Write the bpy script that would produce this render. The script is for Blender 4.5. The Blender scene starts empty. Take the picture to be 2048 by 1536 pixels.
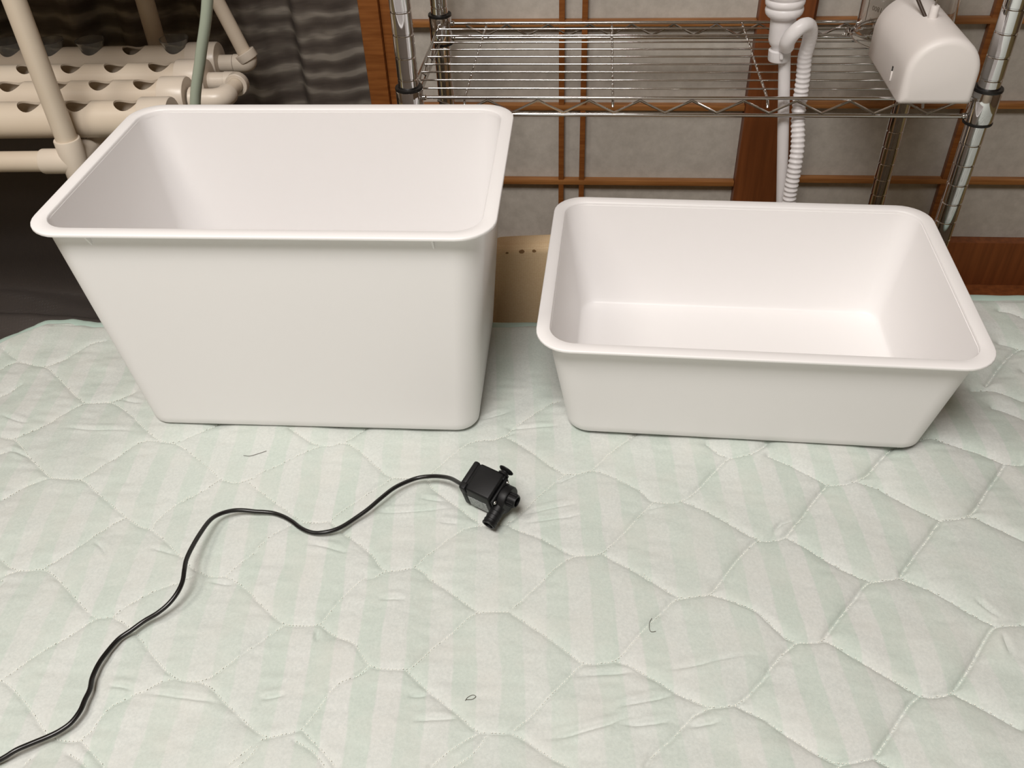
import bpy, bmesh, math, random
import numpy as np
from mathutils import Vector, Matrix, kdtree, noise
random.seed(4); np.random.seed(4)
S = bpy.context.scene
COL = S.collection
PI = math.pi

# ------------------------------------------------------------------ camera
cam_d = bpy.data.cameras.new('camera'); cam = bpy.data.objects.new('camera', cam_d); COL.objects.link(cam)
cam_d.sensor_fit = 'HORIZONTAL'; cam_d.sensor_width = 36.0; cam_d.lens = 36.0 * 1786.1 / 2048.0
cam_d.clip_start = 0.01; cam_d.clip_end = 50
_f = Vector((-.0806, .758, -.6473)).normalized(); _r = Vector((.9963, .0798, -.0307)).normalized()
_u = _r.cross(_f).normalized(); _r = _f.cross(_u).normalized()
cam.matrix_world = Matrix(((_r.x, _u.x, -_f.x, 0), (_r.y, _u.y, -_f.y, 0), (_r.z, _u.z, -_f.z, .62), (0, 0, 0, 1)))
S.camera = cam

# ------------------------------------------------------------------ light, world, exposure
W = bpy.data.worlds.new('room_world'); S.world = W; W.use_nodes = True
W.node_tree.nodes['Background'].inputs['Color'].default_value = (1, .95, .88, 1)
W.node_tree.nodes['Background'].inputs['Strength'].default_value = 0.02
LAMP_POS = (-.27, -.42, 1.95)
ld = bpy.data.lights.new('lamp_light', 'AREA'); ld.shape = 'DISK'; ld.size = .80; ld.energy = 43; ld.color = (1, .962, .935)
lo = bpy.data.objects.new('lamp_light', ld); COL.objects.link(lo); lo.location = LAMP_POS
LAMP2_POS = (-.98, -.05, 1.95)
ld2 = bpy.data.lights.new('second_lamp_light', 'AREA'); ld2.shape = 'DISK'; ld2.size = .40; ld2.energy = 11; ld2.color = (1, .93, .86)
lo2 = bpy.data.objects.new('second_lamp_light', ld2); COL.objects.link(lo2); lo2.location = LAMP2_POS; lo2.rotation_euler = (0, math.radians(-14), 0)
S.view_settings.view_transform = 'Standard'; S.view_settings.look = 'None'
S.view_settings.exposure = 0.09; S.view_settings.gamma = 1.0; S.view_settings.use_curve_mapping = False

# ------------------------------------------------------------------ material helpers
def srgb(r, g, b):
    f = lambda c: (c/255/12.92) if c/255 <= .04045 else ((c/255+.055)/1.055)**2.4
    return (f(r), f(g), f(b), 1)
def mat(name, col, rough=.5, metal=0, **kw):
    m = bpy.data.materials.new(name); m.use_nodes = True
    b = m.node_tree.nodes['Principled BSDF']
    b.inputs['Base Color'].default_value = col; b.inputs['Roughness'].default_value = rough; b.inputs['Metallic'].default_value = metal
    for k, v in kw.items(): b.inputs[k.replace('_', ' ')].default_value = v
    return m
def nodes(m): return m.node_tree.nodes, m.node_tree.links, m.node_tree.nodes['Principled BSDF']
def coords(m, scale=(1, 1, 1), rot=(0, 0, 0)):
    n, l, b = nodes(m)
    t = n.new('ShaderNodeTexCoord'); mp = n.new('ShaderNodeMapping'); l.new(t.outputs['Object'], mp.inputs['Vector'])
    mp.inputs['Scale'].default_value = scale; mp.inputs['Rotation'].default_value = rot
    return mp.outputs['Vector']
def tex_noise(m, vec, scale, detail=4, rough=.5):
    n, l, b = nodes(m); t = n.new('ShaderNodeTexNoise'); l.new(vec, t.inputs['Vector'])
    t.inputs['Scale'].default_value = scale; t.inputs['Detail'].default_value = detail; t.inputs['Roughness'].default_value = rough
    return t.outputs['Fac']
def ramp(m, fac, stops):
    n, l, b = nodes(m); r = n.new('ShaderNodeValToRGB'); l.new(fac, r.inputs['Fac'])
    e = r.color_ramp.elements
    while len(e) < len(stops): e.new(.5)
    for i, (p, c) in enumerate(stops): e[i].position = p; e[i].color = c
    return r.outputs['Color']
def mixc(m, fac, a, b_, mode='MIX'):
    n, l, b = nodes(m); x = n.new('ShaderNodeMix'); x.data_type = 'RGBA'; x.blend_type = mode
    for s, v in ((x.inputs['Factor'], fac), (x.inputs['A'], a), (x.inputs['B'], b_)):
        if hasattr(v, 'is_output'): l.new(v, s)
        else: s.default_value = v
    return x.outputs['Result']
def bump(m, h, strength=.3, dist=.001):
    n, l, b = nodes(m); u = n.new('ShaderNodeBump'); l.new(h, u.inputs['Height'])
    u.inputs['Strength'].default_value = strength; u.inputs['Distance'].default_value = dist
    l.new(u.outputs['Normal'], b.inputs['Normal']); return u
def setcol(m, c): n, l, b = nodes(m); l.new(c, b.inputs['Base Color'])
def maths(m, op, a, b_=0.0):
    n, l, b = nodes(m); x = n.new('ShaderNodeMath'); x.operation = op
    for s, v in ((x.inputs[0], a), (x.inputs[1], b_)):
        if hasattr(v, 'is_output'): l.new(v, s)
        else: s.default_value = v
    return x.outputs[0]

# ------------------------------------------------------------------ object helpers
def link(name, me, m=None, parent=None, smooth=True):
    if m is not None: me.materials.append(m)
    o = bpy.data.objects.new(name, me); COL.objects.link(o)
    if parent is not None: o.parent = parent
    if smooth and len(me.polygons): me.polygons.foreach_set('use_smooth', [True]*len(me.polygons))
    return o
def tag(o, label=None, cat=None, group=None, kind=None):
    for k, v in (('label', label), ('category', cat), ('group', group), ('kind', kind)):
        if v: o[k] = v
    return o
def thing(name, label, cat, loc=(0, 0, 0), group=None):
    o = bpy.data.objects.new(name, None); COL.objects.link(o); o.location = loc; o.empty_display_size = .05
    return tag(o, label, cat, group)
def from_bm(name, bm, m, parent=None, smooth=True, ang=40):
    bmesh.ops.recalc_face_normals(bm, faces=bm.faces[:])
    me = bpy.data.meshes.new(name); bm.to_mesh(me); bm.free()
    o = link(name, me, m, parent, smooth)
    if smooth and ang: sharp(me, ang)
    return o
def sharp(me, ang):
    me.set_sharp_from_angle(angle=math.radians(ang))
def box_bm(bm, c, s, bevel=0, seg=2, M=None):
    r = bmesh.ops.create_cube(bm, size=1); vs = r['verts']
    for v in vs: v.co = Vector((v.co.x*s[0], v.co.y*s[1], v.co.z*s[2]))
    if bevel:
        es = list({e for v in vs for e in v.link_edges})
        rr = bmesh.ops.bevel(bm, geom=es, offset=bevel, segments=seg, profile=.5, affect='EDGES')
        vs = list({v for f in rr['faces'] for v in f.verts} | {v for v in vs if v.is_valid})
    for v in vs:
        v.co = v.co + Vector(c)
        if M is not None: v.co = M @ v.co
    return vs
def box(name, c, s, m, parent=None, bevel=0, seg=2, smooth=True):
    bm = bmesh.new(); box_bm(bm, c, s, bevel, seg); return from_bm(name, bm, m, parent, smooth, 35)
def rings_bm(bm, rings, cap0=True, cap1=True, loop=False):
    R = [[bm.verts.new(p) for p in r] for r in rings]
    n = len(R[0]); N = len(R)
    for i in range(N if loop else N-1):
        a, b = R[i], R[(i+1) % N]
        for j in range(n): bm.faces.new((a[j], a[(j+1) % n], b[(j+1) % n], b[j]))
    if not loop:
        if cap0: bm.faces.new(R[0][::-1])
        if cap1: bm.faces.new(R[-1])
def lathe_bm(bm, prof, seg=24, M=None, cap0=True, cap1=True, loop=False):
    rings = []
    for r, z in prof:
        ring = [Vector((r*math.cos(2*PI*k/seg), r*math.sin(2*PI*k/seg), z)) for k in range(seg)]
        rings.append([M @ v for v in ring] if M is not None else ring)
    rings_bm(bm, rings, cap0, cap1, loop)
def axis_M(p, d, up=(0, 0, 1)):
    d = Vector(d).normalized(); q = d.to_track_quat('Z', 'Y')
    return Matrix.Translation(p) @ q.to_matrix().to_4x4()
def lathe(name, prof, m, parent=None, M=None, seg=24, cap0=True, cap1=True, loop=False, ang=40):
    bm = bmesh.new(); lathe_bm(bm, prof, seg, M, cap0, cap1, loop); return from_bm(name, bm, m, parent, True, ang)
def smooth_path(pts, n=6):
    P = [Vector(p) for p in pts]; out = []
    for i in range(len(P)-1):
        p0 = P[max(i-1, 0)]; p1 = P[i]; p2 = P[i+1]; p3 = P[min(i+2, len(P)-1)]
        for k in range(n):
            t = k/n
            out.append(.5*((2*p1)+(-p0+p2)*t+(2*p0-5*p1+4*p2-p3)*t*t+(-p0+3*p1-3*p2+p3)*t**3))
    out.append(P[-1]); return out
def tube_bm(bm, pts, r, seg=10, closed=False, flat=1.0, rfun=None):
    P = [Vector(p) for p in pts]; n = len(P); T = []
    for i in range(n):
        a = P[(i-1) % n] if (closed or i > 0) else P[i]; b = P[(i+1) % n] if (closed or i < n-1) else P[i]
        T.append((b-a).normalized())
    u = T[0].orthogonal().normalized() if abs(T[0].z) > .95 else Vector((0, 0, 1)).cross(T[0]).normalized()
    rings = []
    for i in range(n):
        u = (u - T[i]*u.dot(T[i])).normalized(); v = T[i].cross(u)
        rr = rfun(i) if rfun else r
        rings.append([P[i] + (u*math.cos(2*PI*k/seg) + v*flat*math.sin(2*PI*k/seg))*rr for k in range(seg)])
    rings_bm(bm, rings, loop=closed)
def tube(name, pts, r, m, parent=None, seg=10, closed=False, flat=1.0, rfun=None, ang=50):
    bm = bmesh.new(); tube_bm(bm, pts, r, seg, closed, flat, rfun); return from_bm(name, bm, m, parent, True, ang)
def rrect(w, d, r, z, n=8):
    out = []
    for (sx, sy, a0) in ((1, 1, 0), (-1, 1, PI/2), (-1, -1, PI), (1, -1, 1.5*PI)):
        cx, cy = sx*(w/2-r), sy*(d/2-r)
        for k in range(n+1):
            a = a0 + PI/2*k/n; out.append(Vector((cx+r*math.cos(a), cy+r*math.sin(a), z)))
    return out
def copy_tree(o, parent=None):
    c = o.copy(); COL.objects.link(c)
    if parent is not None: c.parent = parent
    for ch in list(o.children): copy_tree(ch, c)
    return c

# pad seams, creases and cable course on the pad, in 0.1 mm
STITCH=[[(-6809,7711),(-6664,7611),(-6479,7492),(-6447,7459)],[(-6590,7307),(-6550,7398),(-6447,7459),(-6133,7400),(-6020,7443),(-5926,7527),(-5762,7754),(-5575,7845)],[(-6133,7400),(-6030,7342),(-5909,7247),(-5713,7083),(-5518,6913),(-5415,6845),(-5351,6797),(-5129,6834),(-5001,6895),(-4891,7003)],[(-5129,6834),(-5053,6821),(-4941,6755),(-4735,6596),(-4545,6432),(-4388,6308),(-4285,6249),(-4197,6226)],[(-5351,6797),(-5424,6713),(-5527,6579),(-5627,6419),(-5740,6319),(-5835,6239),(-5898,6217),(-6012,6240)],[(-5900,6221),(-5807,6185),(-5663,6063),(-5535,5944),(-5384,5829),(-5237,5716),(-5154,5678),(-4882,5672),(-4787,5630),(-4653,5530),(-4471,5401)],[(-4882,5672),(-4791,5807),(-4717,5932),(-4598,6079),(-4545,6172),(-4426,6236),(-4197,6226)],[(-5154,5678),(-5242,5649),(-5387,5558),(-5477,5439),(-5542,5371)],[(-4197,6226),(-4081,6268),(-3971,6365),(-3827,6485),(-3727,6585),(-3613,6649)],[(-4197,6226),(-4064,6187),(-3849,6028),(-3620,5849),(-3494,5738)],[(-3494,5738),(-3540,5653),(-3615,5584),(-3689,5515),(-3781,5431)],[(-3494,5738),(-3307,5697),(-3148,5780)],[(-3007,6486),(-2894,6408),(-2755,6322),(-2613,6271),(-2524,6277),(-2406,6321),(-2276,6255),(-2151,6146),(-2011,6015),(-1892,5911),(-1811,5873)],[(-2406,6321),(-2367,6378),(-2273,6484),(-2198,6562)],[(-1811,5873),(-1652,5873),(-1487,5906),(-1355,6099),(-1250,6243),(-1141,6382),(-1021,6442),(-896,6461),(-717,6557)],[(-1484,5889),(-1429,5769),(-1319,5670),(-1159,5537),(-1028,5421),(-914,5329),(-866,5309)],[(-1811,5873),(-1914,5769),(-2011,5650),(-2146,5493),(-2257,5356),(-2301,5293),(-2399,5262),(-2469,5258),(-2580,5278),(-2639,5320),(-2800,5427),(-2950,5530),(-3104,5634),(-3202,5711)],[(-2301,5293),(-2155,5166),(-2033,5085),(-1910,4992),(-1812,4899),(-1738,4806),(-1673,4756),(-1587,4767),(-1431,4823),(-1360,4938),(-1293,5011),(-1197,5131),(-1096,5223),(-1011,5279),(-866,5309),(-673,5327),(-616,5301)],[(-3156,5805),(-3057,5894),(-2915,6013),(-2756,6179),(-2613,6271)],[(-2469,5258),(-2626,5230),(-2759,5119),(-2826,5028),(-2885,4917)],[(-1430,4817),(-1333,4761),(-1268,4691)],[(-1673,4756),(-1750,4698),(-1829,4653)],[(-762,6491),(-709,6457),(-575,6347),(-444,6230),(-277,6084),(-153,6007),(-46,6020),(74,6060),(169,6175),(267,6318),(416,6475),(556,6618)],[(-935,6446),(-766,6537),(-723,6631),(-628,6730),(-482,6890),(-332,7015),(-255,7048)],[(-153,6007),(-234,5920),(-324,5801),(-412,5685),(-487,5572),(-560,5461),(-623,5382),(-687,5326)],[(74,6060),(170,6048),(289,5996),(384,5935),(523,5845),(602,5769),(669,5695),(830,5695),(923,5723),(1020,5791),(1108,5891),(1241,6077),(1376,6251),(1453,6307),(1627,6358),(1745,6442),(1828,6535)],[(923,5720),(1013,5689),(1089,5639),(1217,5555),(1352,5450),(1504,5335),(1608,5291)],[(1608,5291),(1538,5251),(1450,5148),(1350,5019),(1274,4908),(1223,4813)],[(668,5679),(608,5599),(537,5504),(443,5365),(375,5274),(285,5155),(197,5052),(88,5018),(-21,5012),(-117,4951),(-201,4865),(-262,4781),(-323,4712)],[(-616,5301),(-475,5235),(-360,5184),(-234,5112),(-121,5048),(-21,5012)],[(197,5045),(284,4987),(370,4938),(497,4851),(611,4765)],[(1228,6488),(1317,6386),(1418,6313)],[(1802,6341),(1902,6295),(2053,6201),(2209,6085),(2310,6009),(2459,6008),(2598,6072),(2692,6134),(2803,6272),(2917,6413),(3029,6540)],[(2309,6001),(2234,5901),(2115,5739),(2011,5582),(1914,5459),(1832,5353),(1727,5304),(1616,5284)],[(2572,6054),(2719,5998),(2783,5977),(2875,5887),(2995,5785),(3124,5686),(3236,5617),(3358,5624),(3476,5660),(3550,5723),(3638,5834),(3754,5995),(3885,6161),(3986,6297),(4025,6349)],[(3449,6693),(3533,6652),(3688,6572),(3840,6493),(3993,6390),(4121,6362),(4201,6366)],[(3234,5610),(3153,5511),(3039,5361),(2930,5230),(2821,5088),(2746,4991),(2715,4949)],[(3476,5660),(3577,5636),(3666,5574),(3770,5501),(3877,5414)],[(1831,5346),(1908,5286),(2022,5194),(2163,5092),(2301,4992),(2440,4914),(2575,4922),(2725,4950),(2830,4917),(2883,4886)],[(3029,6540),(3158,6581),(3362,6680),(3449,6693)],[(4062,7467),(4249,7459),(4357,7404),(4513,7283)],[(4221,7523),(4298,7625),(4401,7771),(4514,7912),(4637,8048),(4778,8187)],[(4606,8279),(4784,8205),(4881,8164)],[(1542,4415),(1593,4353),(1670,4276),(1753,4246),(1851,4250),(1953,4275),(2028,4367),(2106,4466),(2186,4568),(2292,4698),(2378,4816),(2454,4885),(2574,4918)],[(1752,4240),(1664,4172),(1573,4077),(1481,3961)],[(1952,4269),(2009,4261),(2093,4198),(2217,4105),(2341,4025),(2463,3946),(2566,3879),(2623,3851),(2685,3844),(2843,3891),(2919,3964),(3004,4065),(3095,4180),(3190,4309),(3285,4430),(3361,4487),(3524,4514),(3585,4523)],[(2735,4947),(2825,4900),(2930,4835),(3055,4741),(3174,4637),(3289,4536),(3363,4493)],[(2603,3845),(2511,3772),(2422,3665),(2318,3531),(2220,3410),(2160,3340),(2092,3308),(1909,3259),(1842,3269),(1770,3306),(1668,3374),(1547,3453),(1466,3516),(1424,3543)],[(2862,3892),(2953,3830),(3074,3756),(3178,3693),(3268,3625)],[(2146,3316),(2216,3279),(2293,3242)],[(1909,3259),(1846,3201)],[(-547,4440),(-469,4520),(-382,4633),(-272,4770)],[(-543,4384),(-412,4294),(-274,4195),(-138,4087),(-16,3992),(54,3952),(162,3956),(299,3989),(358,4037),(439,4145),(532,4267),(595,4342),(691,4456),(789,4573),(853,4602),(958,4627),(1095,4660),(1165,4747),(1238,4856)],[(550,4843),(652,4744),(743,4672),(833,4620),(905,4611)],[(1095,4660),(1235,4618),(1360,4557),(1465,4501),(1541,4409)],[(54,3946),(-13,3881),(-78,3790),(-169,3678),(-268,3558),(-347,3461),(-434,3376),(-459,3340)],[(299,3987),(406,3951),(511,3891),(633,3823),(752,3746),(861,3690),(970,3645),(1042,3631),(1194,3664),(1284,3727),(1369,3815),(1478,3940)],[(1033,3631),(908,3570),(829,3496),(722,3371),(627,3279),(552,3200),(514,3132)],[(1194,3664),(1299,3615),(1426,3553)],[(-458,3330),(-363,3293),(-268,3232),(-147,3168),(-55,3123),(0,3094)],[(-2724,4390),(-2611,4301),(-2487,4209),(-2413,4171),(-2264,4167),(-2123,4194),(-2088,4270),(-2030,4385),(-1971,4504),(-1905,4599),(-1835,4682)],[(-2422,4164),(-2495,4088),(-2550,4025),(-2594,3963)],[(-2123,4194),(-2007,4105),(-1890,4052),(-1787,4006),(-1704,3902),(-1625,3816),(-1531,3794),(-1333,3806),(-1279,3837),(-1214,3931),(-1147,4027),(-1077,4101),(-989,4212),(-899,4327),(-811,4381),(-646,4401),(-544,4403)],[(-1293,4713),(-1197,4652),(-1077,4568),(-971,4484),(-868,4415),(-812,4383)],[(-1333,3801),(-1230,3720),(-1118,3630),(-999,3543),(-893,3468),(-788,3384),(-688,3326),(-459,3335)],[(-1624,3811),(-1713,3712),(-1802,3663),(-1868,3605),(-1906,3518),(-1969,3380),(-2012,3286),(-2042,3255),(-2127,3215),(-2258,3177),(-2340,3133)],[(-2025,3261),(-1938,3183),(-1845,3111),(-1751,3032),(-1703,2983)],[(-688,3326),(-792,3256),(-892,3172),(-980,3082),(-1027,3027)],[(-2368,3224),(-2300,3189),(-2258,3177)],[(-4494,5425),(-4399,5351),(-4228,5236),(-4084,5152),(-3913,5086),(-3752,4977),(-3612,4855),(-3502,4777),(-3389,4687),(-3205,4615),(-3073,4623)],[(-4228,5236),(-4326,5154),(-4415,5029),(-4512,4878),(-4581,4774),(-4687,4655),(-4729,4601)],[(-5181,4705),(-5069,4627),(-4931,4586),(-4729,4601),(-4594,4537),(-4437,4425),(-4261,4292),(-4123,4186),(-4010,4130),(-3885,4143)],[(-4931,4586),(-4999,4562),(-5076,4510)],[(-3885,4143),(-3839,4215),(-3724,4336),(-3642,4405),(-3536,4477),(-3452,4521),(-3362,4613)],[(-4008,4126),(-4083,4052),(-4181,3937),(-4282,3837),(-4376,3727),(-4456,3597),(-4537,3515)],[(-3885,4143),(-3750,4084),(-3601,3984),(-3437,3841),(-3297,3724),(-3169,3631),(-3097,3603),(-2935,3602),(-2838,3674),(-2757,3768),(-2692,3851),(-2593,3961)],[(-3073,4623),(-3022,4707),(-2952,4808),(-2879,4896)],[(-3073,4623),(-2942,4563),(-2798,4460),(-2725,4393)],[(-3913,5086),(-3937,5175),(-3895,5284),(-3793,5430),(-3701,5547)],[(-4535,3511),(-4461,3489),(-4337,3410),(-4210,3322),(-4070,3207),(-3954,3113),(-3854,3070),(-3708,3070),(-3674,3101),(-3629,3154),(-3602,3246),(-3560,3352),(-3484,3409),(-3408,3467),(-3338,3493),(-3249,3574),(-3157,3601)],[(-3677,3086),(-3560,3001),(-3448,2923),(-3388,2874)],[(-2973,3596),(-2875,3575),(-2788,3527),(-2678,3439),(-2552,3353),(-2425,3260),(-2368,3224)],[(-2337,3123),(-2406,3047),(-2496,2947)]]
CREASE=[[(-253,3297),(-90,3334),(56,3378),(240,3439),(351,3490),(463,3537)],[(277,3571),(399,3615),(522,3648),(655,3688),(779,3730)],[(647,3919),(812,3945),(959,3984),(1207,4060),(1355,4083),(1497,4083)],[(-11,3824),(182,3863),(472,3894)],[(304,3453),(415,3445),(507,3455),(738,3505)],[(827,3456),(1106,3523)],[(-1690,4447),(-1554,4466),(-1436,4461)],[(-1231,3374),(-1027,3404),(-849,3422)],[(-1285,3580),(-1124,3605)],[(-1758,3687),(-1689,3735),(-1619,3783)],[(-2129,4133),(-2099,3993)],[(-2428,3486),(-2216,3536)],[(-3390,3472),(-3188,3470),(-2932,3454),(-2674,3426)],[(-3652,3517),(-3531,3519),(-3412,3478)],[(-536,5447),(-288,5552),(-25,5632)],[(-517,5350),(-225,5426),(36,5492)],[(-244,5867),(-151,5941),(-46,6020)],[(608,5583),(805,5663)],[(-1987,5416),(-1614,5436),(-1154,5498)],[(-2462,5004),(-2262,4987),(-2041,4914)],[(-1305,5323),(-1084,5313)],[(-1525,5612),(-1259,5578)],[(-6180,6549),(-5976,6480),(-5798,6430)],[(-5408,6391),(-4930,6385),(-4598,6364)],[(-5894,6070),(-5722,6024),(-5517,5936)],[(-4996,6885),(-4690,6787)],[(-4407,4934),(-4268,4834),(-4179,4712)],[(-3868,4884),(-3557,4802)],[(-3209,4562),(-2957,4543)],[(1709,5332),(1794,5467),(1972,5550)],[(3248,4753),(3330,4634),(3414,4531)],[(3369,4423),(3371,4252),(3380,4197)],[(-799,6628),(-239,6664)],[(-1076,6709),(-928,6792),(-743,6878)]]
CABLE=[(-1073,5557,240),(-1110,5574,240),(-1204,5655,200),(-1314,5732,140),(-1418,5768,100),(-1538,5762,80),(-1647,5700,80),(-1748,5605,90),(-1842,5478,90),(-1938,5360,70),(-2037,5264,50),(-2134,5171,40),(-2213,5115,40),(-2297,5085,40),(-2379,5084,30),(-2465,5106,30),(-2547,5150,30),(-2620,5205,30),(-2717,5260,30),(-2821,5296,30),(-2914,5297,40),(-2981,5289,50),(-3090,5281,70),(-3183,5254,90),(-3275,5191,110),(-3325,5087,140),(-3345,4904,170),(-3352,4719,190),(-3346,4589,200),(-3324,4484,200),(-3308,4383,180),(-3320,4283,160),(-3368,4190,130),(-3444,4115,100),(-3544,4051,70),(-3625,3973,50),(-3700,3893,40),(-3742,3775,40),(-3765,3662,40),(-3762,3541,40),(-3731,3437,50),(-3724,3342,60),(-3720,3250,60),(-3751,3160,50),(-3812,3097,40),(-3883,3044,40),(-3973,2981,50),(-4053,2921,60),(-4116,2869,50),(-4189,2821,40),(-4359,2717,40),(-4667,2594,30),(-5085,2513,30)]

# ------------------------------------------------------------------ materials
wood = mat('orange_wood', srgb(146, 88, 40), .45)
v = coords(wood, (3, 3, 40)); setcol(wood, ramp(wood, tex_noise(wood, v, 6, 6), [(.3, srgb(128, 74, 32)), (.7, srgb(160, 100, 50))]))
woodh = mat('orange_wood_across', srgb(146, 88, 40), .45)
v = coords(woodh, (2, 30, 60)); setcol(woodh, ramp(woodh, tex_noise(woodh, v, 5, 6), [(.3, srgb(134, 84, 40)), (.7, srgb(172, 118, 66))]))
wood_dark = mat('brown_wood', srgb(104, 58, 28), .5)
v = coords(wood_dark, (40, 40, 2)); setcol(wood_dark, ramp(wood_dark, tex_noise(wood_dark, v, 3, 6), [(.3, srgb(112, 62, 30)), (.7, srgb(142, 82, 42))]))
paper = mat('shoji_paper', srgb(176, 168, 156), .9)
v = coords(paper); pf = tex_noise(paper, v, 60, 8, .7); setcol(paper, ramp(paper, pf, [(.35, srgb(184, 178, 168)), (.7, srgb(202, 196, 186))])); bump(paper, pf, .2, .0006)
wallm = mat('plaster', srgb(192, 182, 166), .9)
v = coords(wallm); bump(wallm, tex_noise(wallm, v, 90, 6), .2, .001)
wall_dark = mat('brown_wall', srgb(112, 92, 72), .8)
bump(wall_dark, tex_noise(wall_dark, coords(wall_dark), 60, 5), .2, .001)
ceilm = mat('ceiling_board', srgb(200, 184, 160), .8)
v = coords(ceilm, (1, 12, 1)); setcol(ceilm, ramp(ceilm, tex_noise(ceilm, v, 4, 6), [(.3, srgb(168, 148, 122)), (.7, srgb(188, 168, 142))]))
tatami = mat('tatami', srgb(150, 134, 92), .8)
v = coords(tatami, (1, 1, 1)); setcol(tatami, ramp(tatami, tex_noise(tatami, coords(tatami, (8, 300, 1)), 2, 4), [(.3, srgb(128, 112, 74)), (.7, srgb(162, 146, 102))]))
chrome = mat('chrome', (.72, .72, .73, 1), .05, 1)
chrome_wire = mat('chrome_wire', (.70, .69, .68, 1), .10, 1)
black_ring = mat('black_plastic', srgb(22, 21, 20), .4)
pvc = mat('cream_pvc', srgb(214, 200, 180), .38)
v = coords(pvc); setcol(pvc, ramp(pvc, tex_noise(pvc, v, 9, 3), [(.3, srgb(207, 192, 172)), (.7, srgb(219, 206, 187))]))
pvc2 = mat('cream_pvc_fitting', srgb(218, 206, 190), .34)
white_tub = mat('white_tub_plastic', srgb(240, 238, 237), .42)
v = coords(white_tub); tn = tex_noise(white_tub, v, 900, 3, .6); bump(white_tub, tn, .12, .0003)
white_box = mat('white_box_plastic', srgb(236, 231, 227), .5)
bump(white_box, tex_noise(white_box, coords(white_box), 700, 3), .15, .0003)
blackp = mat('black_pump_plastic', srgb(14, 14, 15), .5, Specular_IOR_Level=.3)
bump(blackp, tex_noise(blackp, coords(blackp), 900, 2), .15, .0002)
cablem = mat('black_cable', srgb(20, 18, 17), .3)
steel = mat('screw_steel', (.7, .7, .68, 1), .25, 1)
sticker = mat('grey_sticker', srgb(128, 132, 132), .45)
v = coords(sticker, (1, 1, 1)); setcol(sticker, ramp(sticker, tex_noise(sticker, coords(sticker, (300, 1, 900)), 1.2, 3, .6), [(.40, srgb(100, 104, 104)), (.52, srgb(156, 160, 160))]))
pe = mat('milky_polyethylene', srgb(250, 247, 247), .24, Transmission_Weight=.32, IOR=1.25)
clear = mat('clear_plastic', srgb(236, 236, 232), .08, Transmission_Weight=.93, IOR=1.2)
glass = mat('glass', (1, 1, 1, 1), .0, Transmission_Weight=1.0, IOR=1.45)
ink = mat('brown_ink', srgb(74, 62, 48), .6)
hosem = mat('green_hose', srgb(172, 182, 164), .28, Transmission_Weight=.12, IOR=1.35)
bindm = mat('aqua_binding', srgb(170, 190, 180), .75)
bump(bindm, tex_noise(bindm, coords(bindm, (1, 1, 1)), 700, 3), .3, .0004)
threadm = mat('white_thread', srgb(236, 235, 226), .6)
hairm = mat('hair', srgb(70, 60, 50), .5)
mattm = mat('mattress_cloth', srgb(190, 186, 176), .9)

mq = mat('quilt_cloth', srgb(208, 214, 206), .72, Sheen_Weight=.15, Sheen_Roughness=.4)
n_, l_, b_ = nodes(mq)
tc = n_.new('ShaderNodeTexCoord'); sx = n_.new('ShaderNodeSeparateXYZ'); l_.new(tc.outputs['Object'], sx.inputs[0])
wob = tex_noise(mq, tc.outputs['Object'], 12, 2)
q = maths(mq, 'ADD', sx.outputs['X'], maths(mq, 'MULTIPLY', sx.outputs['Y'], .1013))
q = maths(mq, 'ADD', q, maths(mq, 'MULTIPLY', maths(mq, 'SUBTRACT', wob, .5), .012))
ph = maths(mq, 'FRACT', maths(mq, 'MULTIPLY', maths(mq, 'ADD', q, 1.9403), 1/.0382))
st = n_.new('ShaderNodeMapRange'); st.interpolation_type = 'SMOOTHSTEP'
tri = maths(mq, 'ABSOLUTE', maths(mq, 'SUBTRACT', ph, .5)); l_.new(tri, st.inputs['Value'])
st.inputs['From Min'].default_value = .225; st.inputs['From Max'].default_value = .275
grain = tex_noise(mq, tc.outputs['Object'], 420, 3, .7)
blot = tex_noise(mq, tc.outputs['Object'], 22, 4, .6)
c1 = ramp(mq, grain, [(.3, srgb(181, 192, 183)), (.7, srgb(192, 202, 193))])
c2 = ramp(mq, grain, [(.3, srgb(193, 196, 192)), (.7, srgb(208, 210, 206))])
fade = n_.new('ShaderNodeMapRange'); l_.new(tex_noise(mq, tc.outputs['Object'], 7, 2), fade.inputs['Value'])
fade.inputs['From Min'].default_value = .35; fade.inputs['From Max'].default_value = .62; fade.inputs['To Min'].default_value = .25; fade.inputs['To Max'].default_value = .85
sf = maths(mq, 'ADD', .5, maths(mq, 'MULTIPLY', maths(mq, 'SUBTRACT', st.outputs['Result'], .5), fade.outputs['Result']))
cc = mixc(mq, sf, c1, c2)
cc = mixc(mq, ramp(mq, blot, [(.45, (0, 0, 0, 1)), (.75, (.4, .4, .4, 1))]), cc, srgb(202, 201, 194))
l_.new(cc, b_.inputs['Base Color'])
h1 = tex_noise(mq, tc.outputs['Object'], 70, 5, .65)
bump(mq, maths(mq, 'ADD', maths(mq, 'MULTIPLY', h1, 1.0), maths(mq, 'MULTIPLY', grain, .25)), .35, .0016)

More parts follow.
